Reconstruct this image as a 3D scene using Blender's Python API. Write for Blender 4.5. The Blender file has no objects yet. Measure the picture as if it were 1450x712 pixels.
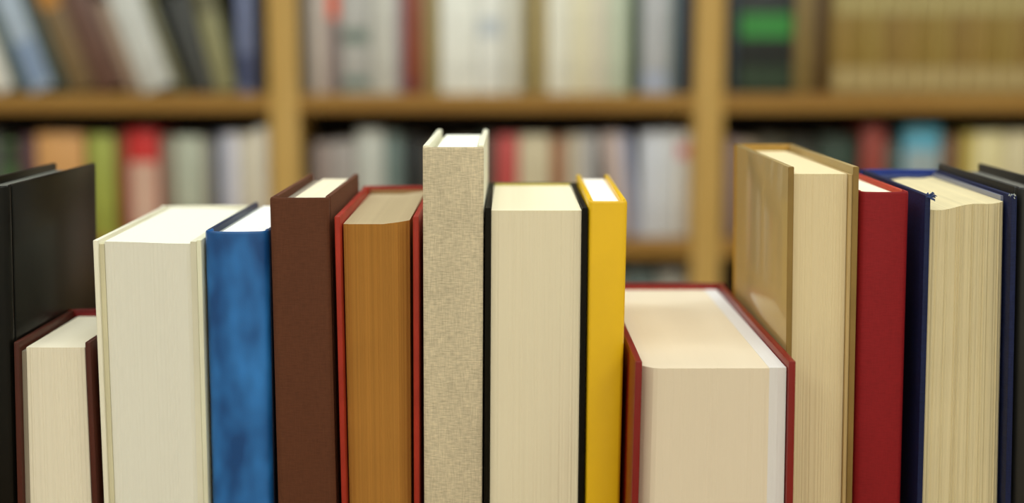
import bpy, bmesh, math, random
from mathutils import Vector, Matrix

SC = bpy.context.scene
COL = SC.collection
random.seed(7)

# ------------------------------------------------------------------ camera
EYE = 1.15                       # eye height above the floor
cam_d = bpy.data.cameras.new('camera')
cam = bpy.data.objects.new('camera', cam_d)
COL.objects.link(cam)
cam.location = (0, 0, EYE)
cam.rotation_euler = (math.radians(90 - 8.278), 0, 0)
cam_d.sensor_width = 36.0
cam_d.lens = 49.655
cam_d.clip_start = 0.02
cam_d.dof.use_dof = True
cam_d.dof.focus_distance = 0.712
cam_d.dof.aperture_fstop = 3.3
SC.camera = cam

# ------------------------------------------------------------------ world and exposure
w = bpy.data.worlds.new('world')
SC.world = w
w.use_nodes = True
w.node_tree.nodes['Background'].inputs[0].default_value = (0.9, 0.95, 1.0, 1)
w.node_tree.nodes['Background'].inputs[1].default_value = 0.15
SC.view_settings.view_transform = 'Standard'
SC.view_settings.look = 'None'
SC.view_settings.gamma = 1.0
SC.view_settings.use_curve_mapping = False
SC.view_settings.exposure = -0.95
SC.cycles.use_denoising = True
SC.cycles.max_bounces = 8

LAMP_ROWS = {-1.9: (40.0, (.90, .92, .79)), -0.2: (13.5, (.91, 1.0, .99)), 1.5: (28.0, (.90, 1.0, 1.0))}   # watts and tint of each row of ceiling panels
LAMP_COLOUR = (1.0, 0.985, 0.965)
LAMP_SPOTS = [(x, y) for y in (-1.9, -0.2, 1.5) for x in (-1.5, 0.0, 1.5)]
for (x, y) in LAMP_SPOTS:
    ld = bpy.data.lights.new('panel_lamp', 'AREA')
    ld.shape = 'RECTANGLE'; ld.size = 1.1; ld.size_y = 0.5
    ld.energy, ld.color = LAMP_ROWS[y]
    lo = bpy.data.objects.new('panel_lamp', ld)
    lo.location = (x, y, 2.735)
    COL.objects.link(lo)

# ------------------------------------------------------------------ material helpers
def lin(h, k=1.0):
    o = []
    for i in (0, 2, 4):
        c = int(h[i:i+2], 16) / 255
        c = c / 12.92 if c <= .04045 else ((c + .055) / 1.055) ** 2.4
        o.append(min(1, c * k))
    return (*o, 1)

class NT:
    """small wrapper round a material's node tree"""
    def __init__(s, name):
        s.m = bpy.data.materials.new(name); s.m.use_nodes = True
        s.t = s.m.node_tree; s.n = s.t.nodes; s.l = s.t.links
        s.b = s.n['Principled BSDF']
    def coord(s, scale=(1, 1, 1), rot=(0, 0, 0)):
        tc = s.n.new('ShaderNodeTexCoord'); mp = s.n.new('ShaderNodeMapping')
        mp.inputs['Scale'].default_value = scale; mp.inputs['Rotation'].default_value = rot
        s.l.new(tc.outputs['Object'], mp.inputs['Vector'])
        return mp.outputs[0]
    def noise(s, vec, scale=1, detail=3, rough=.5):
        n = s.n.new('ShaderNodeTexNoise')
        n.inputs['Scale'].default_value = scale; n.inputs['Detail'].default_value = detail
        n.inputs['Roughness'].default_value = rough
        s.l.new(vec, n.inputs['Vector']); return n.outputs['Fac']
    def wave(s, vec, axis, scale, dist=0., detail=2.):
        n = s.n.new('ShaderNodeTexWave'); n.bands_direction = axis
        n.inputs['Scale'].default_value = scale; n.inputs['Distortion'].default_value = dist
        n.inputs['Detail'].default_value = detail
        s.l.new(vec, n.inputs['Vector']); return n.outputs['Fac']
    def ramp(s, fac, stops):
        r = s.n.new('ShaderNodeValToRGB'); e = r.color_ramp.elements
        while len(e) < len(stops): e.new(.5)
        for el, (p, c) in zip(e, stops): el.position = p; el.color = c
        s.l.new(fac, r.inputs[0]); return r.outputs[0]
    def math(s, op, a, b):
        n = s.n.new('ShaderNodeMath'); n.operation = op
        for i, v in enumerate((a, b)):
            if isinstance(v, (int, float)): n.inputs[i].default_value = v
            else: s.l.new(v, n.inputs[i])
        return n.outputs[0]
    def mix(s, a, b, fac, mode='MIX'):
        n = s.n.new('ShaderNodeMix'); n.data_type = 'RGBA'; n.blend_type = mode
        for k, v in ((6, a), (7, b), (0, fac)):
            if isinstance(v, (tuple, float, int)): n.inputs[k].default_value = v
            else: s.l.new(v, n.inputs[k])
        return n.outputs[2]
    def col(s, c):
        if isinstance(c, tuple): s.b.inputs['Base Color'].default_value = c
        else: s.l.new(c, s.b.inputs['Base Color'])
    def bump(s, h, strength=.3, dist=.0003):
        n = s.n.new('ShaderNodeBump')
        n.inputs['Strength'].default_value = strength; n.inputs['Distance'].default_value = dist
        s.l.new(h, n.inputs['Height']); s.l.new(n.outputs[0], s.b.inputs['Normal'])
    def rough(s, r, spec=.5):
        if isinstance(r, (int, float)): s.b.inputs['Roughness'].default_value = r
        else: s.l.new(r, s.b.inputs['Roughness'])
        s.b.inputs['Specular IOR Level'].default_value = spec

CACHE = {}
K = 1.25                         # photographed shade of a lit front face -> albedo

def m_pages(h, dark=.82, contrast=1., k=K, bump=.15):
    """paper edges: fine lines across the thickness of the block"""
    key = ('pages', h, dark, contrast, k, bump)
    if key in CACHE: return CACHE[key]
    t = NT('paper_' + h)
    fine = t.noise(t.coord((2600, .9, .9)), 1, 1)
    mid = t.noise(t.coord((650, .7, .7)), 1, 1)
    blot = t.noise(t.coord((18, 18, 18)), 1, 3)
    v = t.math('ADD', t.math('MULTIPLY', fine, .35), t.math('ADD', t.math('MULTIPLY', mid, .30), t.math('MULTIPLY', blot, .35)))
    c = lin(h, k); d = tuple(x * dark for x in c[:3]) + (1,)
    t.col(t.ramp(v, [(.5 - .22 / contrast, d), (.5 + .12 / contrast, c)]))
    t.rough(.85, .2)
    t.bump(t.math('ADD', fine, mid), bump, .0003)
    CACHE[key] = t.m; return t.m

def m_cloth(h, scale=1500, strength=.35, var=.25, rough=.75, k=K, spec=.2):
    """woven book cloth"""
    key = ('cloth', h, scale, strength, var, rough, k)
    if key in CACHE: return CACHE[key]
    t = NT('book_cloth_' + h)
    a = t.noise(t.coord((scale * .16, scale * .16, scale)), 1, 2)
    b = t.noise(t.coord((scale, scale, scale * .12)), 1, 2)
    f = t.math('ADD', t.math('MULTIPLY', a, .62), t.math('MULTIPLY', b, .38))
    blot = t.noise(t.coord((25, 25, 25)), 1, 3)
    g = t.math('ADD', t.math('MULTIPLY', f, .75), t.math('MULTIPLY', blot, .25))
    c = lin(h, k)
    lo = tuple(x * (1 - var) for x in c[:3]) + (1,); hi = tuple(min(1, x * (1 + var * .6)) for x in c[:3]) + (1,)
    t.col(t.ramp(g, [(.36, lo), (.64, hi)]))
    t.rough(rough, spec)
    t.bump(f, strength, .0005)
    CACHE[key] = t.m; return t.m

def m_gloss(h, rough=.25, var=.12, k=K, spec=.5, coat=0.):
    """coated paper or smooth leather-cloth board"""
    key = ('gloss', h, rough, var, k, spec, coat)
    if key in CACHE: return CACHE[key]
    t = NT('board_' + h)
    blot = t.noise(t.coord((30, 30, 30)), 1, 4)
    c = lin(h, k)
    lo = tuple(x * (1 - var) for x in c[:3]) + (1,)
    t.col(t.ramp(blot, [(.35, lo), (.65, c)]))
    t.rough(rough, spec)
    if coat:
        t.b.inputs['Coat Weight'].default_value = coat
        t.b.inputs['Coat Roughness'].default_value = .05
    t.bump(t.noise(t.coord((900, 900, 900)), 1, 2), .06, .0002)
    CACHE[key] = t.m; return t.m

def m_marble(h1, h2, rough=.35):
    """mottled dyed leather"""
    t = NT('mottled_' + h1)
    n = t.noise(t.coord((48, 48, 26)), 1, 2, .5)
    n2 = t.noise(t.coord((1200, 1200, 1200)), 1, 2)
    t.col(t.ramp(n, [(.34, lin(h1, K)), (.66, lin(h2, K))]))
    t.rough(rough, .4); t.bump(n2, .15, .0003)
    return t.m

def m_plain(h, rough=.6, k=K, spec=.3):
    key = ('plain', h, rough, k, spec)
    if key in CACHE: return CACHE[key]
    t = NT('plain_' + h)
    n = t.noise(t.coord((14, 14, 14)), 1, 3)
    c = lin(h, k); lo = tuple(x * .85 for x in c[:3]) + (1,)
    t.col(t.ramp(n, [(.35, lo), (.65, c)])); t.rough(rough, spec)
    CACHE[key] = t.m; return t.m

def m_wood(h1, h2, axis, rough=.4):
    t = NT('wood_%s_%s' % (h1, axis))
    sc = {'x': (1.5, 30, 30), 'z': (30, 30, 1.5), 'y': (30, 1.5, 30)}[axis]
    g = t.noise(t.coord(sc), 1, 5, .6)
    g2 = t.noise(t.coord(tuple(4 * q for q in sc)), 1, 3, .6)
    t.col(t.ramp(t.math('ADD', t.math('MULTIPLY', g, .7), t.math('MULTIPLY', g2, .3)), [(.36, lin(h1)), (.64, lin(h2))]))
    t.rough(rough, .4); t.bump(g2, .1, .0005)
    return t.m

# ------------------------------------------------------------------ mesh helpers
def link_mesh(name, bm, mats, parent=None):
    bmesh.ops.remove_doubles(bm, verts=bm.verts, dist=1e-7)
    bmesh.ops.recalc_face_normals(bm, faces=bm.faces)
    me = bpy.data.meshes.new(name); bm.to_mesh(me); bm.free()
    for m in (mats if isinstance(mats, (list, tuple)) else [mats]): me.materials.append(m)
    o = bpy.data.objects.new(name, me); COL.objects.link(o)
    if parent: o.parent = parent
    return o

def add_box(bm, x0, x1, y0, y1, z0, z1, bev=0., seg=2):
    r = bmesh.ops.create_cube(bm, size=1)
    vs = r['verts']
    for v in vs:
        v.co = Vector((x0 + (v.co.x + .5) * (x1 - x0), y0 + (v.co.y + .5) * (y1 - y0), z0 + (v.co.z + .5) * (z1 - z0)))
    if bev:
        es = list({e for v in vs for e in v.link_edges})
        bmesh.ops.bevel(bm, geom=es, offset=bev, segments=seg, affect='EDGES', profile=.5)

def box(name, x0, x1, y0, y1, z0, z1, mat, parent=None, bev=0., seg=2):
    bm = bmesh.new(); add_box(bm, x0, x1, y0, y1, z0, z1, bev, seg)
    return link_mesh(name, bm, mat, parent)

def offset_path(path, t):
    """path shifted by t along its right-hand normals"""
    out = []
    n = len(path)
    for i in range(n):
        a = Vector(path[max(0, i - 1)]); b = Vector(path[min(n - 1, i + 1)])
        d = (b - a).normalized()
        nrm = Vector((-d.y, d.x))
        out.append(Vector(path[i]) + nrm * t)
    return out

def add_ribbon(bm, path, t, zs):
    """upright strip of thickness t following a plan path; zs = list of (z, inset) levels"""
    inner = offset_path(path, t); outer = [Vector(p) for p in path]
    n = len(path)
    rings = []
    for z, ins in zs:
        ro = [bm.verts.new((o.x + (i_.x - o.x) * ins, o.y + (i_.y - o.y) * ins, z)) for o, i_ in zip(outer, inner)]
        ri = [bm.verts.new((i_.x + (o.x - i_.x) * ins, i_.y + (o.y - i_.y) * ins, z)) for o, i_ in zip(outer, inner)]
        rings.append(ro + ri[::-1])
    m = 2 * n
    for a, b in zip(rings, rings[1:]):
        for i in range(m):
            j = (i + 1) % m
            bm.faces.new((a[i], a[j], b[j], b[i]))
    for r in (rings[0], rings[-1]):
        for i in range(n - 1):
            bm.faces.new((r[i], r[i + 1], r[m - 2 - i], r[m - 1 - i]))

def smooth(o, ang=40):
    for p in o.data.polygons: p.use_smooth = True
    o.data.set_sharp_from_angle(angle=math.radians(ang))

def thing(name, label, cat, loc=(0, 0, 0), rz=0., group=None):
    o = bpy.data.objects.new(name, None); COL.objects.link(o)
    o.location = loc; o.rotation_euler = (0, 0, rz); o.empty_display_size = .05
    o['label'] = label; o['category'] = cat
    if group: o['group'] = group
    return o

def struct(o):
    o['kind'] = 'structure'; return o

# ------------------------------------------------------------------ the room
X0, X1, Y0, Y1, ZC = -3.0, 3.0, -3.0, 3.36, 2.8
t = NT('wall_paint')
g = t.noise(t.coord((60, 60, 60)), 1, 3)
t.col(t.ramp(g, [(.35, lin('d2d2ce')), (.65, lin('d8d8d4'))])); t.rough(.8, .2)
wall_m = t.m
t = NT('floor_boards')
g = t.noise(t.coord((2, 40, 2)), 1, 4)
t.col(t.ramp(g, [(.35, lin('8a6a48')), (.65, lin('a88660'))])); t.rough(.45)
floor_m = t.m
struct(box('floor', X0, X1, Y0, Y1, -.05, 0, floor_m))
struct(box('ceiling', X0, X1, Y0, Y1, ZC, ZC + .05, m_plain('e6e4dc', .9, 1.0)))
struct(box('wall_back', X0, X1, Y1, Y1 + .05, 0, ZC, wall_m))
struct(box('wall_front', X0, X1, Y0 - .05, Y0, 0, ZC, wall_m))
struct(box('wall_left', X0 - .05, X0, Y0, Y1, 0, ZC, wall_m))
struct(box('wall_right', X1, X1 + .05, Y0, Y1, 0, ZC, wall_m))

# ceiling lamps: frame and diffuser of each panel
def m_emit(name, c, s):
    t = NT(name); t.col((.8, .8, .8, 1))
    t.b.inputs['Emission Color'].default_value = (*c, 1); t.b.inputs['Emission Strength'].default_value = s
    return t.m
diff_m = m_emit('lamp_diffuser', LAMP_COLOUR, 3.0)
frame_m = m_plain('d0d0cc', .5, 1.0)
lamp_rows = {-1.9: 'behind the reader', -.2: 'above the reader', 1.5: 'above the aisle'}
lamp_cols = {-1.5: 'beside the left wall', 0.0: 'in the middle', 1.5: 'beside the right wall'}
for (x, y) in LAMP_SPOTS:
    T = thing('ceiling_light', 'white rectangular ceiling light %s, %s' % (lamp_rows[y], lamp_cols[x]), 'ceiling light', (x, y, ZC), 0, 'ceiling lights')
    bm = bmesh.new()
    for a in ((-.6, .6, -.3, -.27), (-.6, .6, .27, .3), (-.6, -.57, -.27, .27), (.57, .6, -.27, .27)):
        add_box(bm, *a, -.06, 0)
    link_mesh('frame', bm, frame_m, T)
    box('diffuser', -.57, .57, -.27, .27, -.05, -.04, diff_m, T)

# ------------------------------------------------------------------ bookcase
wood_x = m_wood('94682a', 'ac823c', 'x')
wood_z = m_wood('be964a', 'd6b068', 'z')
wood_d = m_wood('1e1308', '2a1b0c', 'z', .7)
BY = 3.0; BD = .27
UPR = [-1.383, -.483, .417, 1.317]; UW = .062
SHELF_T = .038
SHELVES = [.117, .428, .738, 1.049, 1.36, 1.67, 1.98]
bc = thing('bookcase', 'light wooden library bookcase with three bays behind the row of books', 'bookcase', (0, BY, 0))
for x in UPR:
    box('upright', x - UW / 2, x + UW / 2, 0, BD, 0, 2.1, wood_z, bc, .002)
for a, b in zip(UPR, UPR[1:]):
    for z in SHELVES:
        box('shelf', a + UW / 2, b - UW / 2, .004, BD, z - SHELF_T, z, wood_x, bc, .002)
    box('back_panel', a + UW / 2, b - UW / 2, BD, BD + .008, .03, 2.1, wood_d, bc)
box('top_board', UPR[0] - UW / 2, UPR[-1] + UW / 2, 0, BD, 2.1, 2.13, wood_x, bc, .002)

# ------------------------------------------------------------------ table below the frame that carries the row of books
TZ = EYE - .38
tb = thing('library_table', 'plain wooden table carrying the long row of standing books', 'table', (0, .95, 0))
box('tabletop', -.8, .8, -.32, .32, TZ - .03, TZ, m_wood('7a5228', '946a38', 'x'), tb, .003)
tleg = m_wood('6e4a24', '86602f', 'z')
for sx in (-1, 1):
    for sy in (-1, 1):
        box('leg', sx * .74 - .03, sx * .74 + .03, sy * .27 - .03, sy * .27 + .03, 0, TZ - .03, tleg, tb, .003)
for sy in (-1, 1):
    box('apron', -.71, .71, sy * .27 - .01, sy * .27 + .01, TZ - .11, TZ - .03, tleg, tb)

# ------------------------------------------------------------------ books on the bookcase shelves
paper_far = m_pages('d8cfb8')
def far_book(x, wd, h, colour, lean, setback, label, bands, z, group):
    th = math.radians(lean)
    wd2 = wd * math.cos(th) - .0006
    if z < 1: h -= .006; setback += .015
    dp = .165
    T = thing('book', label, 'book', (x, BY + .012 + setback, z), 0, group)
    T.rotation_euler = (0, th, 0)
    # wrap-round cover with a gently rounded spine
    r = min(wd2 * .22, .006)
    path = [(0, dp), (0, r)]
    n = 6
    for i in range(n + 1):
        u = i / n
        path.append((wd2 * (.04 + .92 * u), r * .75 * (2 * u - 1) ** 2))
    path += [(wd2, r), (wd2, dp)]
    bm = bmesh.new(); add_ribbon(bm, path, .0022, [(0, .25), (.001, 0), (h - .001, 0), (h, .25)])
    smooth(link_mesh('cover', bm, m_gloss(colour, .5, .15, 1.5), T))
    box('page_block', .0026, wd2 - .0026, r + .003, dp - .004, .003, h - .004, paper_far, T)
    for a, b, c in bands:
        path2 = [p for p in path[2:-2]]
        path2 = [(p[0], p[1] - .0006) for p in path2]
        bm = bmesh.new(); add_ribbon(bm, path2, .001, [(h * a, 0), (h * b, 0)])
        smooth(link_mesh('spine_label', bm, m_gloss(c, .5, .12, 1.5), T))
OCHRE = 'ochre volume with pale spine labels from a matching set on the upper shelf'
FAR = {
    'upper_left': [
        (-1.330, 0.0426, 0.235, '7d3a2c', 0, 0.02, 'rust brown hardback standing upright at the end of the leaning books', []),
        (-1.286, 0.0441, 0.24, '3d4a3a', 0, 0.02, 'dark moss green hardback standing upright at the end of the leaning books', []),
        (-1.148, 0.0426, 0.235, 'cfcdc0', -19, 0.02, 'pale cream book leaning left on the upper shelf, first of the slanted row', []),
        (-1.104, 0.0426, 0.23, 'd3d2ca', -19, 0.02, 'off-white book leaning beside a dark green book on the upper shelf', []),
        (-1.059, 0.0274, 0.225, '33463e', -19, 0.03, 'thin dark green book leaning between off-white and pale blue books', []),
        (-1.031, 0.0562, 0.24, '9aa7b4', -19, 0.02, 'pale blue-grey book leaning on the upper shelf', [(0.05, 0.45, '7486a0')]),
        (-0.973, 0.0289, 0.225, '394238', -19, 0.03, 'thin charcoal green book leaning beside the pale blue-grey book', []),
        (-0.942, 0.0517, 0.235, '6f5a3a', -19, 0.03, 'olive brown book with an orange spine top, leaning on upper shelf', [(0.78, 0.97, 'a9742e')]),
        (-0.889, 0.0669, 0.23, '5c4034', -19, 0.03, 'dark maroon brown book leaning on the upper shelf', []),
        (-0.821, 0.0334, 0.2, '97826f', -19, 0.03, 'thin pinkish tan book leaning beside the wide pale grey book', []),
        (-0.786, 0.0714, 0.235, 'b9bab3', -19, 0.01, 'wide pale grey book leaning on the upper shelf', []),
        (-0.713, 0.0182, 0.22, '6d6a4d', -19, 0.02, 'thin olive grey book leaning against the wide pale grey book', []),
        (-0.693, 0.0258, 0.205, '232521', -19, 0.03, 'thin black book leaning on upper shelf next to olive grey book', []),
        (-0.666, 0.0289, 0.215, '4d4e4b', -16, 0.03, 'dark grey book leaning on upper shelf near the left upright', []),
        (-0.635, 0.0441, 0.225, '84815c', -12, 0.03, 'sage olive book leaning slightly near the left upright', [(0.75, 0.95, '605d45')]),
        (-0.587, 0.0350, 0.24, '6a7392', 0, 0.03, 'slate blue book standing upright against the left upright', [(0.05, 0.35, '3c4463')]),
    ],
    'upper_mid': [
        (-0.450, 0.0228, 0.225, '6b6760', 0, 0.02, 'thin grey book standing against the right face of the left upright', []),
        (-0.426, 0.0334, 0.24, 'b5a99f', 0, 0.02, 'pinkish grey book on upper shelf beside a mauve book', []),
        (-0.391, 0.0243, 0.24, '7b6a68', 0, 0.02, 'mauve book with a red-orange spine top on the upper shelf', [(0.66, 0.9, 'd2532f')]),
        (-0.365, 0.0638, 0.235, 'a3a19b', 0, 0.02, 'grey book with dark green marks on its spine, upper shelf', [(0.05, 0.15, '5f6e66'), (0.45, 0.58, '66736a')]),
        (-0.299, 0.0562, 0.24, 'b4b2a8', 0, 0.02, 'light grey book on upper shelf beside a thin mauve book', []),
        (-0.242, 0.0106, 0.22, '8d7683', 0, 0.02, 'very thin mauve book beside the red-brown book', []),
        (-0.230, 0.0395, 0.245, '83442f', 0, 0.03, 'red-brown book on the upper shelf', [(0.02, 0.1, '632a26')]),
        (-0.188, 0.0350, 0.225, '8f7f52', 0, 0.03, 'olive tan book between the red-brown and the white books', []),
        (-0.152, 0.0775, 0.235, 'd8d5ca', 0, 0.01, 'wide white book on the upper shelf behind the linen book', []),
        (-0.073, 0.0532, 0.25, 'd4d4cb', 0, 0.01, 'white book with a blue-grey mark on its spine, upper shelf', [(0.48, 0.64, 'b5bbbd')]),
        (-0.018, 0.0380, 0.235, 'c4c1b2', 0, 0.02, 'pale grey-cream book beside the olive book on the upper shelf', []),
        (0.021, 0.0258, 0.24, '85764a', 0, 0.03, 'thin dark olive book on the upper shelf between pale books', []),
        (0.049, 0.0258, 0.245, 'a89666', 0, 0.03, 'thin khaki book on the upper shelf next to cream book set', []),
        (0.076, 0.0471, 0.245, 'd6d2c0', 0, 0.01, 'white-cream book at the left end of the four pale books', []),
        (0.125, 0.0410, 0.245, 'd2cbad', 0, 0.01, 'cream yellow book second among the four pale books', []),
        (0.167, 0.0380, 0.245, 'c8c2ad', 0, 0.01, 'light beige book third among the four pale books', []),
        (0.207, 0.0395, 0.24, 'b3bba4', 0, 0.01, 'pale green-grey book at the right end of the four pale books', []),
        (0.248, 0.0243, 0.22, '2b4428', 0, 0.03, 'thin dark green book beside the silver-grey book', []),
        (0.274, 0.0593, 0.235, 'a2a3a4', 0, 0.01, 'silver-grey book on the upper shelf beside the navy book', [(0.03, 0.2, '9399a8')]),
        (0.334, 0.0167, 0.23, '6f7c7a', 0, 0.02, 'thin teal grey book between silver-grey and navy books', []),
        (0.353, 0.0304, 0.235, '2b3647', 0, 0.03, 'navy book standing against the left face of the right upright', []),
    ],
    'upper_right': [
        (0.464, 0.0152, 0.23, '3c4650', 0, 0.03, 'thin slate book against the right face of the right upright', []),
        (0.480, 0.1201, 0.235, '161b18', 0, 0.02, 'very wide black book with a bright green band on its spine', [(0.5, 0.72, '2f7a34'), (0.04, 0.25, '22331f')]),
        (0.602, 0.0365, 0.235, '7a6536', 0, 0.02, 'olive brown book beside the wide black and green book', []),
        (0.640, 0.0426, 0.225, '5a4526', 0, 0.05, 'dark brown book before the row of ochre volumes', []),
        (0.684, 0.0342, 0.238, '8a7036', 0, 0.015, OCHRE, [(0.03, 0.24, 'a08c5c'), (0.7, 0.9, 'a0925f')]),
        (0.720, 0.0342, 0.238, '836b2e', 0, 0.015, OCHRE, [(0.03, 0.24, 'a08c5c'), (0.7, 0.9, 'a0925f')]),
        (0.755, 0.0342, 0.238, '8c7538', 0, 0.015, OCHRE, [(0.03, 0.24, 'a08c5c'), (0.7, 0.9, 'a0925f')]),
        (0.791, 0.0342, 0.238, '806630', 0, 0.015, OCHRE, [(0.03, 0.24, 'a08c5c'), (0.7, 0.9, 'a0925f')]),
        (0.827, 0.0342, 0.238, '8a7036', 0, 0.015, OCHRE, [(0.03, 0.24, 'a08c5c'), (0.7, 0.9, 'a0925f')]),
        (0.863, 0.0342, 0.238, '836b2e', 0, 0.015, OCHRE, [(0.03, 0.24, 'a08c5c'), (0.7, 0.9, 'a0925f')]),
        (0.898, 0.0342, 0.238, '8c7538', 0, 0.015, OCHRE, [(0.03, 0.24, 'a08c5c'), (0.7, 0.9, 'a0925f')]),
        (0.934, 0.0342, 0.238, '806630', 0, 0.015, OCHRE, [(0.03, 0.24, 'a08c5c'), (0.7, 0.9, 'a0925f')]),
        (0.970, 0.0342, 0.238, '8a7036', 0, 0.015, OCHRE, [(0.03, 0.24, 'a08c5c'), (0.7, 0.9, 'a0925f')]),
        (1.005, 0.0342, 0.238, '836b2e', 0, 0.015, OCHRE, [(0.03, 0.24, 'a08c5c'), (0.7, 0.9, 'a0925f')]),
        (1.041, 0.0342, 0.238, '8c7538', 0, 0.015, OCHRE, [(0.03, 0.24, 'a08c5c'), (0.7, 0.9, 'a0925f')]),
        (1.077, 0.0342, 0.238, '806630', 0, 0.015, OCHRE, [(0.03, 0.24, 'a08c5c'), (0.7, 0.9, 'a0925f')]),
        (1.113, 0.0342, 0.238, '8a7036', 0, 0.015, OCHRE, [(0.03, 0.24, 'a08c5c'), (0.7, 0.9, 'a0925f')]),
        (1.148, 0.0342, 0.238, '836b2e', 0, 0.015, OCHRE, [(0.03, 0.24, 'a08c5c'), (0.7, 0.9, 'a0925f')]),
        (1.184, 0.0342, 0.238, '8c7538', 0, 0.015, OCHRE, [(0.03, 0.24, 'a08c5c'), (0.7, 0.9, 'a0925f')]),
        (1.220, 0.0342, 0.238, '806630', 0, 0.015, OCHRE, [(0.03, 0.24, 'a08c5c'), (0.7, 0.9, 'a0925f')]),
        (1.256, 0.0342, 0.238, '8a7036', 0, 0.015, OCHRE, [(0.03, 0.24, 'a08c5c'), (0.7, 0.9, 'a0925f')]),
    ],
    'lower_left': [
        (-1.330, 0.0578, 0.22, '8a8578', 0, 0.03, 'stone grey hardback in the far corner of the lower left shelf', []),
        (-1.271, 0.0623, 0.235, '2c3a55', 0, 0.03, 'dark blue hardback in the corner of the lower left shelf', []),
        (-1.207, 0.0562, 0.225, '6b3b2a', 0, 0.03, 'chestnut hardback near the corner of the lower left shelf', []),
        (-1.149, 0.0410, 0.235, '4a4a44', 0, 0.03, 'charcoal hardback on the lower left shelf before the green one', []),
        (-1.107, 0.0350, 0.215, '3c5a2e', 0, 0.03, 'grass green book on lower shelf behind the black foreground book', [(0.75, 0.95, '28331f')]),
        (-1.070, 0.0410, 0.225, '4a2c34', 0, 0.03, 'plum purple book on the lower shelf beside the peach one', []),
        (-1.028, 0.1018, 0.232, 'bd8b52', 0, 0.02, 'wide peach orange book on the lower shelf', [(0.2, 0.45, 'c49a63')]),
        (-0.917, 0.0578, 0.228, '8f9640', 0, 0.02, 'lime green book on the lower shelf', []),
        (-0.856, 0.0243, 0.235, '7c3a24', 0, 0.03, 'thin rust red book between lime green and bright red books', []),
        (-0.830, 0.0654, 0.24, 'b01c17', 0, 0.02, 'bright red book with a pale lower spine on the lower shelf', [(0.08, 0.7, 'bd9a86')]),
        (-0.762, 0.0304, 0.225, '7f7261', 0, 0.03, 'taupe book beside the red and white one on the lower shelf', []),
        (-0.730, 0.0593, 0.225, 'a2a693', 0, 0.02, 'pale sage grey book on the lower shelf', []),
        (-0.669, 0.0213, 0.22, '8e8779', 0, 0.03, 'thin warm grey book beside the blue one on the lower shelf', []),
        (-0.646, 0.0182, 0.232, '37465f', 0, 0.03, 'thin dark blue book on the lower shelf behind the white book', []),
        (-0.626, 0.0380, 0.232, 'b8b6bd', 0, 0.02, 'lavender white book on the lower shelf beside the thin blue one', []),
        (-0.587, 0.0350, 0.232, 'c4bba6', 0, 0.02, 'beige book on the lower shelf behind the blue book', []),
        (-0.550, 0.0258, 0.243, 'd0cabb', 0, 0.0, 'cream book standing against the left upright on the lower shelf', []),
    ],
    'lower_mid': [
        (-0.451, 0.0198, 0.2, '2f2722', 0, 0.05, 'thin dark brown book beside the left upright on the lower shelf', []),
        (-0.430, 0.0365, 0.212, '8e7f78', 0, 0.03, 'mauve grey book on lower shelf behind the brown book', []),
        (-0.392, 0.0532, 0.215, '938b85', 0, 0.03, 'warm grey book on lower shelf behind the brown book', []),
        (-0.336, 0.0593, 0.24, 'adaea4', 0, 0.02, 'tall grey-white book on lower shelf above the old red book', []),
        (-0.275, 0.0365, 0.232, '65746e', 0, 0.03, 'teal grey book on the lower shelf above the old red book', []),
        (-0.236, 0.0486, 0.222, '181a18', 0, 0.04, 'black book on lower shelf just beside the linen book', []),
        (-0.184, 0.0547, 0.21, '5a5046', 0, 0.04, 'umber book on lower shelf hidden behind the linen book', []),
        (-0.126, 0.0517, 0.215, '6e6a5c', 0, 0.04, 'drab grey book on lower shelf hidden behind the linen book', []),
        (-0.071, 0.0334, 0.228, '2d4136', 0, 0.03, 'bottle green book on lower shelf beside the crimson one', []),
        (-0.036, 0.0502, 0.228, 'a8403c', 0, 0.02, 'crimson book on lower shelf behind the black covered cream book', []),
        (0.015, 0.0684, 0.228, 'b8ab8c', 0, 0.02, 'cream beige book on lower shelf beside the crimson one', []),
        (0.085, 0.0289, 0.225, '96623f', 0, 0.03, 'thin orange brown book on lower shelf behind yellow book', []),
        (0.116, 0.0319, 0.228, 'b1a48c', 0, 0.02, 'sand coloured book on lower shelf behind the yellow book', []),
        (0.149, 0.0350, 0.23, 'a09c98', 0, 0.02, 'cool grey book on lower shelf behind the yellow book', []),
        (0.216, 0.0395, 0.232, 'b09d94', -6, 0.02, 'pinkish beige book tilting slightly on the lower shelf', []),
        (0.257, 0.0213, 0.23, '9a9cae', -6, 0.02, 'thin bluish grey book tilting slightly on the lower shelf', []),
        (0.280, 0.0410, 0.235, 'bfc1c6', 0, 0.02, 'bluish white book with plain spine on the lower shelf', []),
        (0.322, 0.0319, 0.238, 'c3c4c4', 0, 0.02, 'white book on lower shelf next to the one with a pink mark', []),
        (0.356, 0.0289, 0.236, 'c9c5be', 0, 0.02, 'white book with a pink mark against the right upright', [(0.75, 0.88, 'c77f80')]),
    ],
    'lower_right': [
        (0.464, 0.0243, 0.22, '8e7874', 0, 0.02, 'thin mauve book on lower shelf against the right upright', []),
        (0.489, 0.0426, 0.215, '8a7a66', 0, 0.03, 'dull brown book on lower shelf behind the tan book', []),
        (0.534, 0.0669, 0.222, '4b4837', 0, 0.04, 'dark olive book on lower shelf behind the tan book', []),
        (0.602, 0.0669, 0.218, '2f3026', 0, 0.05, 'blackish olive book on lower shelf behind the tan book', []),
        (0.670, 0.0821, 0.225, '26382b', 0, 0.04, 'dark forest green book on lower shelf behind the tan book', []),
        (0.757, 0.0502, 0.248, '86372b', 0, 0.02, 'brick red book on lower shelf behind the navy book', []),
        (0.810, 0.0334, 0.215, '55584c', 0, 0.04, 'dark grey-green book on lower shelf beside the teal book', []),
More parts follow.
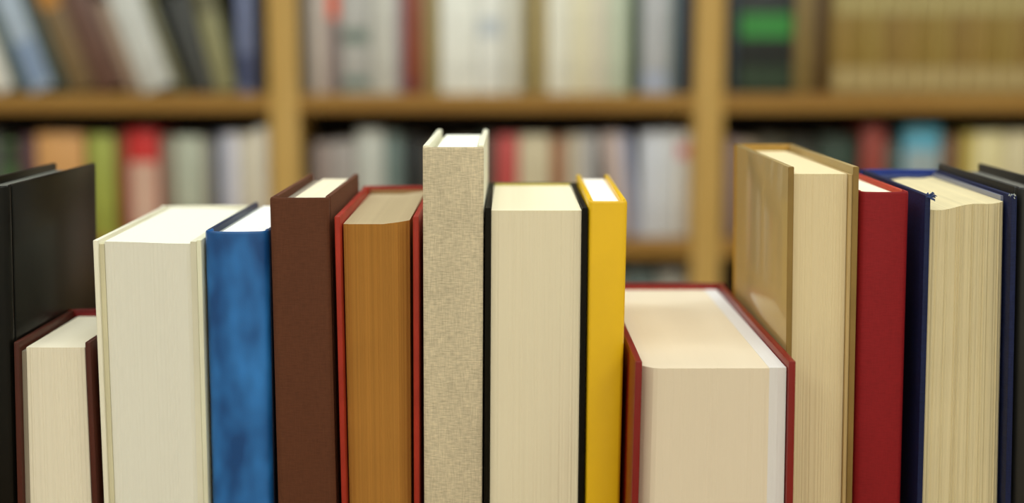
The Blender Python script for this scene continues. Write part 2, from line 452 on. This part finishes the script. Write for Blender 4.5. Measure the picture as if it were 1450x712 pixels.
        (0.847, 0.0790, 0.248, '4f93a8', 0, 0.02, 'teal blue book with a pale grey lower spine', [(0.05, 0.78, '8d9a9a')]),
        (0.929, 0.0456, 0.226, '6a4c30', 0, 0.03, 'brown book on lower shelf behind the navy book', []),
        (0.976, 0.0228, 0.235, 'b09c48', 0, 0.02, 'thin mustard yellow book on lower shelf', []),
        (1.000, 0.0638, 0.235, 'c9bd8c', 0, 0.02, 'pale yellow cream book on lower shelf, right of the mustard one', []),
        (1.066, 0.0593, 0.235, 'c2b690', 0, 0.02, 'cream book with plain spine beside the pale yellow one', []),
        (1.129, 0.0638, 0.22, '5b6b7c', 0, 0.03, 'steel blue hardback at the far end of the lower right shelf', []),
        (1.196, 0.0547, 0.23, '8a3d33', 0, 0.03, 'red clay hardback at the far end of the lower right shelf', []),
    ],
    'bottom_mid': [
        (0.114, 0.0638, 0.225, '6b5a4a', 0, 0.03, 'brown book on the bottom shelf beneath the pinkish beige book', []),
        (0.181, 0.0638, 0.235, '8a8a80', 0, 0.03, 'putty grey book on the bottom shelf', []),
        (0.248, 0.0638, 0.243, '52615e', 0, 0.02, 'dark teal grey book on the bottom shelf above the thick red book', []),
        (0.318, 0.0638, 0.243, '8f8d83', 0, 0.02, 'light grey book on the bottom shelf beside the right upright', []),
    ],
}
LEVEL = {'upper': 1.049, 'lower': .738, 'bottom': .428}
PHRASE = {'upper_left': 'slanted books on the upper left shelf', 'upper_mid': 'books on the upper middle shelf',
          'upper_right': 'books on the upper right shelf', 'lower_left': 'books on the lower left shelf',
          'lower_mid': 'books on the lower middle shelf', 'lower_right': 'books on the lower right shelf',
          'bottom_mid': 'books on the bottom middle shelf'}
for key, rows in FAR.items():
    for row in rows:
        far_book(*row, z=LEVEL[key.split('_')[0]], group='matching ochre volumes' if row[6] is OCHRE else PHRASE[key])

# ------------------------------------------------------------------ the row of books on the table
class Book:
    """a hardback in its own metres: x across the thickness, y from the face shown (0) to the far side, z up.
    top = (left, right) and base = (left, right) are the x of the two boards at the top and at the table."""
    def __init__(s, name, label, top, base, h, d, y=.70, yaw=0., spine_front=True, tc=.0028, zbase=TZ):
        s.x0 = base[0]
        s.top = (top[0] - base[0], top[1] - base[0]); s.base = (0., base[1] - base[0])
        s.w = top[1] - top[0]; s.h = h; s.d = d; s.sf = spine_front; s.tc = tc
        s.T = thing(name, label, 'book', (base[0], y, zbase), math.radians(yaw), 'row of books standing on the table')
    def part(s, name, bm, mats, parent=None, ang=40, sm=True):
        for v in bm.verts:
            u = v.co.x / s.w; k = v.co.z / s.h
            l = s.base[0] + (s.top[0] - s.base[0]) * k
            r = s.base[1] + (s.top[1] - s.base[1]) * k
            v.co.x = l + (r - l) * u
            if not s.sf: v.co.y = s.d - v.co.y
        o = link_mesh(name, bm, mats, parent or s.T)
        if sm: smooth(o, ang)
        return o
    # below: y counted from the spine
    def boards(s, mat, yj=.006, bev=.0007, drop=(0, 0), mats=None, edge=None):
        out = []
        for i, nm in enumerate(('front_cover', 'back_cover')):
            bm = bmesh.new()
            a, b = ((0, s.tc), (s.w - s.tc, s.w))[i]
            add_box(bm, a, b, yj, s.d, 0, s.h - drop[i], bev, 2)
            m = mats[i] if mats else mat
            if edge:                                             # bare board edge of another colour
                bm.faces.ensure_lookup_table()
                for f in bm.faces:
                    if f.calc_center_median().y > s.d - bev * .9: f.material_index = 1
                m = [m, edge]
            out.append(s.part(nm, bm, m))
        return out
    def spine(s, mat, yj=.006, bulge=.003, groove=.0011, ts=.0016, drop=.0, r=.0022, cap=.3):
        W = s.w; p = [(groove, yj + .003), (groove, yj - .0005), (groove * .35, yj - .002), (.0001, max(yj - .0032, r + bulge + .0002))]
        n = 18
        for i in range(n + 1):
            u = i / n; q = 2 * u - 1
            e = max(0, abs(q) - (1 - 2 * r / W)) / (2 * r / W)      # rounded shoulders
            p.append((W * (.004 + .992 * u), bulge * q * q + r * (1 - math.sqrt(max(0, 1 - e * e)))))
        p += [(W - a, b) for a, b in reversed(p[:4])]
        bm = bmesh.new()
        H = s.h - drop
        add_ribbon(bm, p, ts, [(0, .3), (.0006, 0), (H * .5, 0), (H - .0012, 0), (H - .0004, .12), (H, cap)])
        return s.part('spine', bm, mat, ang=50)
    def pages(s, mat, inset=.004, low=.003, x0=None, x1=None, prof=None, jit=.00015, back=.002, n=56, name='page_block', topmat=None, parent=None):
        """prof(u) = how far the paper stands back from the board edge at the fore edge"""
        x0 = s.tc + .0003 if x0 is None else x0
        x1 = s.w - s.tc - .0003 if x1 is None else x1
        rnd = random.Random(hash((round(s.w * 1e5), round(s.h * 1e5))) & 0xffff)
        bm = bmesh.new(); zb = .002
        cols = []
        for i in range(n + 1):
            u = i / n; x = x0 + (x1 - x0) * u
            yf = s.d - inset - (prof(u) if prof else 0) + rnd.uniform(-jit, jit)
            zt = s.h - (low(u) if callable(low) else low)
            ys = back + .004 * (2 * u - 1) ** 2
            cols.append([bm.verts.new((x, yy, zz)) for yy in (ys, yf) for zz in (zb, zt)])
        for a, b in zip(cols, cols[1:]):
            bm.faces.new((a[2], b[2], b[3], a[3]))               # fore edge
            bm.faces.new((a[0], a[1], b[1], b[0]))
            f = bm.faces.new((a[1], a[3], b[3], b[1]))           # head
            if topmat: f.material_index = 1
            bm.faces.new((a[0], b[0], b[2], a[2]))
        for c in (cols[0], cols[-1]): bm.faces.new((c[0], c[2], c[3], c[1]))
        return s.part(name, bm, [mat, topmat] if topmat else mat, parent, sm=False)
    def headband(s, mat, low=.003):
        bm = bmesh.new()
        add_box(bm, s.tc + .0006, s.w - s.tc - .0006, .0026, .0052, s.h - low - .0008, s.h - low + .0016, .0007, 2)
        return s.part('headband', bm, mat)
    def sheet(s, name, mat, xa, xb, ya, yb, za, zb, parent=None, bev=.0):
        bm = bmesh.new(); add_box(bm, xa, xb, ya, yb, za, zb, bev)
        return s.part(name, bm, mat, parent)

white_p = m_pages('e4dfd0', .9)
cream_p = m_pages('d8cdb2', .88)

# 1 black book, spine out
b = Book('hardback_book', 'glossy black hardback standing beside the small maroon book', (-.2775, -.2512), (-.2863, -.2592), .3110, .142, yaw=-1.2)
blk = m_gloss('12110c', .28, .25, 1.0, .2)
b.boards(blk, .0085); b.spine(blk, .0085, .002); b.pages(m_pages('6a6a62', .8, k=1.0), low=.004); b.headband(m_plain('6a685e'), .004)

# 2 small maroon book, fore edge out
b = Book('hardback_book', 'small maroon hardback with cream pages showing, beside the glossy black book', (-.2520, -.2130), (-.2585, -.2126), .2320, .092, yaw=-.8, spine_front=False)
mar = m_gloss('451c10', .4, .2, K, .3)
b.boards(mar, .005); b.spine(m_gloss('701512', .4, .12, K, .3), .005, .002)
b.pages(m_pages('d8d0ba', .95), low=.0035, inset=.003, x0=.0052, x1=b.w - b.tc - .0012, prof=lambda u: .0005 * (2 * u - 1) ** 2)
b.headband(m_plain('7a1d1d'), .0035)
b.sheet('endpaper', m_plain('8c8270'), .0029, .0050, .004, b.d - .0035, .002, b.h - .0055)  # grey strip inside the cover; the gutter's shade is put into its colour

# 3 thick white book, fore edge out
b = Book('hardback_book', 'thick cream-white hardback with white pages, next to the blue book', (-.2098, -.1556), (-.2100, -.1568), .2839, .157, yaw=.8, spine_front=False, tc=.0026)
crm = m_gloss('d9d4be', .45, .06)
b.boards(crm, .005, mats=[crm, m_gloss('cfcdb2', .5, .08)]); b.spine(crm, .005, .0025)
b.pages(m_pages('d4d2c4', .98), low=lambda u: .0010 + .0012 * u, inset=.0025, x0=.0052, x1=b.w - .0058, prof=lambda u: -.0012 * math.exp(-((u - .75) / .22) ** 2))
b.sheet('endpaper', m_plain('c9c3a3'), .0027, .0051, .006, b.d - .0018, .002, b.h - .0022)
b.sheet('endpaper', m_plain('cfcbb4'), b.w - .0057, b.w - .0027, .006, b.d - .0008, .002, b.h - .0010)

# 4 blue mottled book, spine out
b = Book('hardback_book', 'mottled blue leather hardback showing its spine, beside the brown book', (-.1548, -.1222), (-.1560, -.1248), .2881, .137, yaw=-.6, tc=.0024)
blu = m_marble('0f3f74', '2c72b6')
bdk = m_gloss('1b2a48', .35, .2)
b.boards(bdk, .0100); b.spine(blu, .0100, .0028, groove=.0014, r=.0036)
b.pages(m_pages('e6e6e2', .95), low=.0022, inset=.003, x0=.0062)
b.sheet('endpaper', m_plain('a4a6a0'), .0026, .0060, .008, b.d - .003, .002, b.h - .0034); b.headband(m_plain('c8ced8'), .0022)  # endpaper greyed so its colour carries the shade of the left gutter

# 5 brown cloth book, spine out
b = Book('hardback_book', 'dark brown cloth hardback showing its plain spine, between blue and old red books', (-.1210, -.0915), (-.1201, -.0893), .3052, .134, yaw=-.4, tc=.0028)
brn = m_cloth('54301d', 1400, .3, .16, .7)
b.boards(brn, .0095); b.spine(brn, .0095, .0006, groove=.0009, r=.0012)
b.pages(cream_p, low=.0028, inset=.003, x0=.0085)
b.sheet('endpaper', m_plain('8c8272'), .0030, .0083, .009, b.d - .003, .002, b.h - .0040)  # dark grey-beige paints the gutter shade between cover and pages
b.headband(m_plain('8a4a3c'), .0028)

# 6 old red book with brown edges, fore edge out
b = Book('hardback_book', 'old red hardback with orange-brown page edges, between brown and linen books', (-.0888, -.0465), (-.0868, -.0486), .2960, .156, yaw=.3, spine_front=False, tc=.0031)
rd = m_gloss('9a2c1c', .45, .3, K, .25)
b.boards(rd, .006, bev=.0010); b.spine(rd, .006, .002)
b.pages(m_pages('a27030', .72, 1.2), low=lambda u: .0046 - .0016 * max(0, (u - .6) / .4), inset=.0045, x0=b.tc + .0008, x1=b.w - b.tc - .002, topmat=m_pages('b6a380', .9, k=1.0),
        prof=lambda u: .0035 * max(0, (u - .78) / .22) ** 1.5 + .001 * max(0, (.12 - u) / .12))
b.headband(m_plain('8a6a40'), .004)

# 7 tall linen book, spine out
b = Book('hardback_book', 'tall narrow book bound in natural beige linen, the tallest of the row', (-.0444, -.0139), (-.0460, -.0166), .3312, .138, tc=.0032)
lnn = m_cloth('c0b396', 1500, .6, .30, .9)
brd = m_gloss('d8d4bc', .55, .06)
b.boards(brd, .004, bev=.0008); b.spine(lnn, .0048, .0004, groove=.0002, r=.0010, drop=.0008)
b.pages(m_pages('eae6d8', .95), low=.0030, inset=.004, x0=.0058, x1=b.w - .0042); b.headband(m_plain('d8d4c4'), .003)
b.sheet('endpaper', m_plain('b8b49a'), .0034, .0056, .005, b.d - .004, .002, b.h - .0045)

# 8 black-covered cream book, fore edge out
b = Book('hardback_book', 'thick cream-paged hardback in black covers, between linen and yellow books', (-.0133, .0378), (-.0155, .0361), .3002, .134, yaw=.1, spine_front=False, tc=.0027)
bk2 = m_gloss('120f06', .5, .2, 1.0, .1)
b.boards(bk2, .005, bev=.0005); b.spine(m_gloss('4a4420', .4), .005, .0015)
b.pages(m_pages('d6ccb0', .96), low=.0016, inset=.0014, prof=lambda u: .0006 * (2 * u - 1) ** 4)
b.headband(m_plain('b8a848'), .0022)

# 9 yellow book, spine out
b = Book('hardback_book', 'slim bright yellow hardback showing its glossy spine', (.0382, .0577), (.0369, .0536), .3034, .149, yaw=-.2, tc=.0026)
yel = m_gloss('d8ad18', .3, .05, 1.25, .4)
b.boards(yel, .007); b.spine(yel, .007, .0008, groove=.0004, r=.0016)
b.pages(m_pages('e6e0d6', .95), low=.0024, inset=.004); b.headband(m_plain('d8d0b0'), .0024)

# 10 very thick red book, fore edge out, standing a little proud of the row
b = Book('hardback_book', 'very thick low red hardback with creamy pages and white endpapers', (.0594, .1368), (.0560, .1392), EYE - .1503 - TZ, .230, y=.665, yaw=.5, spine_front=False, tc=.0034)
tk = m_gloss('74120a', .35, .12, 1.25, .3, .15)
b.boards(tk, .007, bev=.0006); b.spine(tk, .007, .003)
b.pages(m_pages('d2c4ac', .98), low=.0040, inset=.0028, x1=b.w - .0122, prof=lambda u: .007 * max(0, (.16 - u) / .16) ** 2)
b.pages(m_pages('cfcbc8', .97), low=.0038, inset=.0030, x0=b.w - .0122, x1=b.w - .0040, n=10, name='endpapers')
b.headband(m_plain('a02a20'), .004)

# 11 tan book, fore edge out
b = Book('hardback_book', 'tall tan hardback with pale pages, between thick red and slim red books', (.1372, .1725), (.1423, .1771), .3207, .164, yaw=.4, spine_front=False, tc=.0030)
tn = m_gloss('a08a5c', .5, .04, 1.25, .25, .5)
b.boards(tn, .006, bev=.0006, edge=m_gloss('8a6e3a', .6, .2, 1.1, .2)); b.spine(m_gloss('a8802c', .4), .006, .002)
b.pages(m_pages('d0bf98', .97), low=.0040, inset=.0040, x1=b.w - .0050); b.headband(m_plain('a07c30'), .004)
b.sheet('endpaper', m_plain('b49a68'), b.w - .0048, b.w - .0032, .008, b.d - .0010, .002, b.h - .0040)

# 12 slim red book, spine out
b = Book('hardback_book', 'slim crimson cloth hardback showing its spine, between tan and navy books', (.1735, .1990), (.1782, .2032), .3080, .130, yaw=.2, tc=.0028)
crs = m_cloth('7e171b', 1600, .2, .12, .55)
b.boards(m_cloth('a03a28', 1600, .2, .12, .5), .0095); b.spine(crs, .0095, .0025, groove=.0007, r=.0030)
b.pages(m_pages('e4d8c0', .95), low=.0026, inset=.003); b.headband(m_plain('b05040'), .0026)

# 13 navy book with worn pages, fore edge out
b = Book('hardback_book', 'worn navy hardback with rough cream pages and frayed corners', (.2057, .2514), (.2102, .2608), .3066, .150, yaw=-1.6, spine_front=False, tc=.0030)
nav = m_cloth('151c3c', 1300, .3, .3, .5)
cov = b.boards(nav, .006, bev=.0009); b.spine(m_cloth('22357c', 1300, .3, .3, .5), .006, .002)
b.pages(m_pages('cbbd96', .80, 1.1), low=lambda u: .0078 - .0040 * u + .0006 * math.sin(9 * u), inset=.0030, x0=.0034, x1=b.w - .0044, jit=.0005,
        prof=lambda u: -.0012 + .0065 * u ** 1.3 + .0015 * max(0, (.1 - u) / .1))
b.headband(m_plain('33406e'), .0048)
b.sheet('endpaper', m_gloss('7c7f92', .35, .1, 1.2, .5), b.w - .0042, b.w - .0028, .008, b.d - .013, .002, b.h - .0016)  # pale grey-blue paints the reflection on the cover's inner face
rnd = random.Random(3)
for (cx, par, cnt) in ((b.tc * .6, cov[0], 26), (b.w - b.tc * .5, cov[1], 9)):     # frayed threads at the worn corners
    bm = bmesh.new()
    for i in range(cnt):
        p = Vector((cx + rnd.uniform(-.001, .001), b.d - rnd.uniform(.0, .004), b.h - .001))
        dv = Vector((rnd.uniform(.1, 1) if par is cov[0] else rnd.uniform(-.4, .4), rnd.uniform(-.2, .6), rnd.uniform(-.3, .9))).normalized()
        q = p + dv * rnd.uniform(.0012, .0038 if par is cov[0] else .0018)
        q2 = q + Vector((dv.x * .6, .0003, -abs(dv.z))) * rnd.uniform(.0006, .0016)
        r = .00035 if par is cov[0] else .00022
        for a, c in ((p, q), (q, q2)):
            vs = [bm.verts.new(pp + Vector(o) * r) for pp in (a, c) for o in ((1, 0, -.5), (-1, 0, -.5), (0, 1, .8))]
            for k in range(3): bm.faces.new((vs[k], vs[(k + 1) % 3], vs[3 + (k + 1) % 3], vs[3 + k]))
            bm.faces.new(vs[:3]); bm.faces.new(vs[3:])
    o = b.part('frayed_threads', bm, m_plain('42588e' if par is cov[0] else 'c0c8c0'), par)
    o['kind'] = 'stuff'

# 14 black book past the navy one, spine out
b = Book('hardback_book', 'matt black hardback standing beside the worn navy book', (.2526, .2796), (.2618, .2904), .3100, .150, yaw=-1.5)
bk3 = m_gloss('1a1a16', .45, .2, 1.0)
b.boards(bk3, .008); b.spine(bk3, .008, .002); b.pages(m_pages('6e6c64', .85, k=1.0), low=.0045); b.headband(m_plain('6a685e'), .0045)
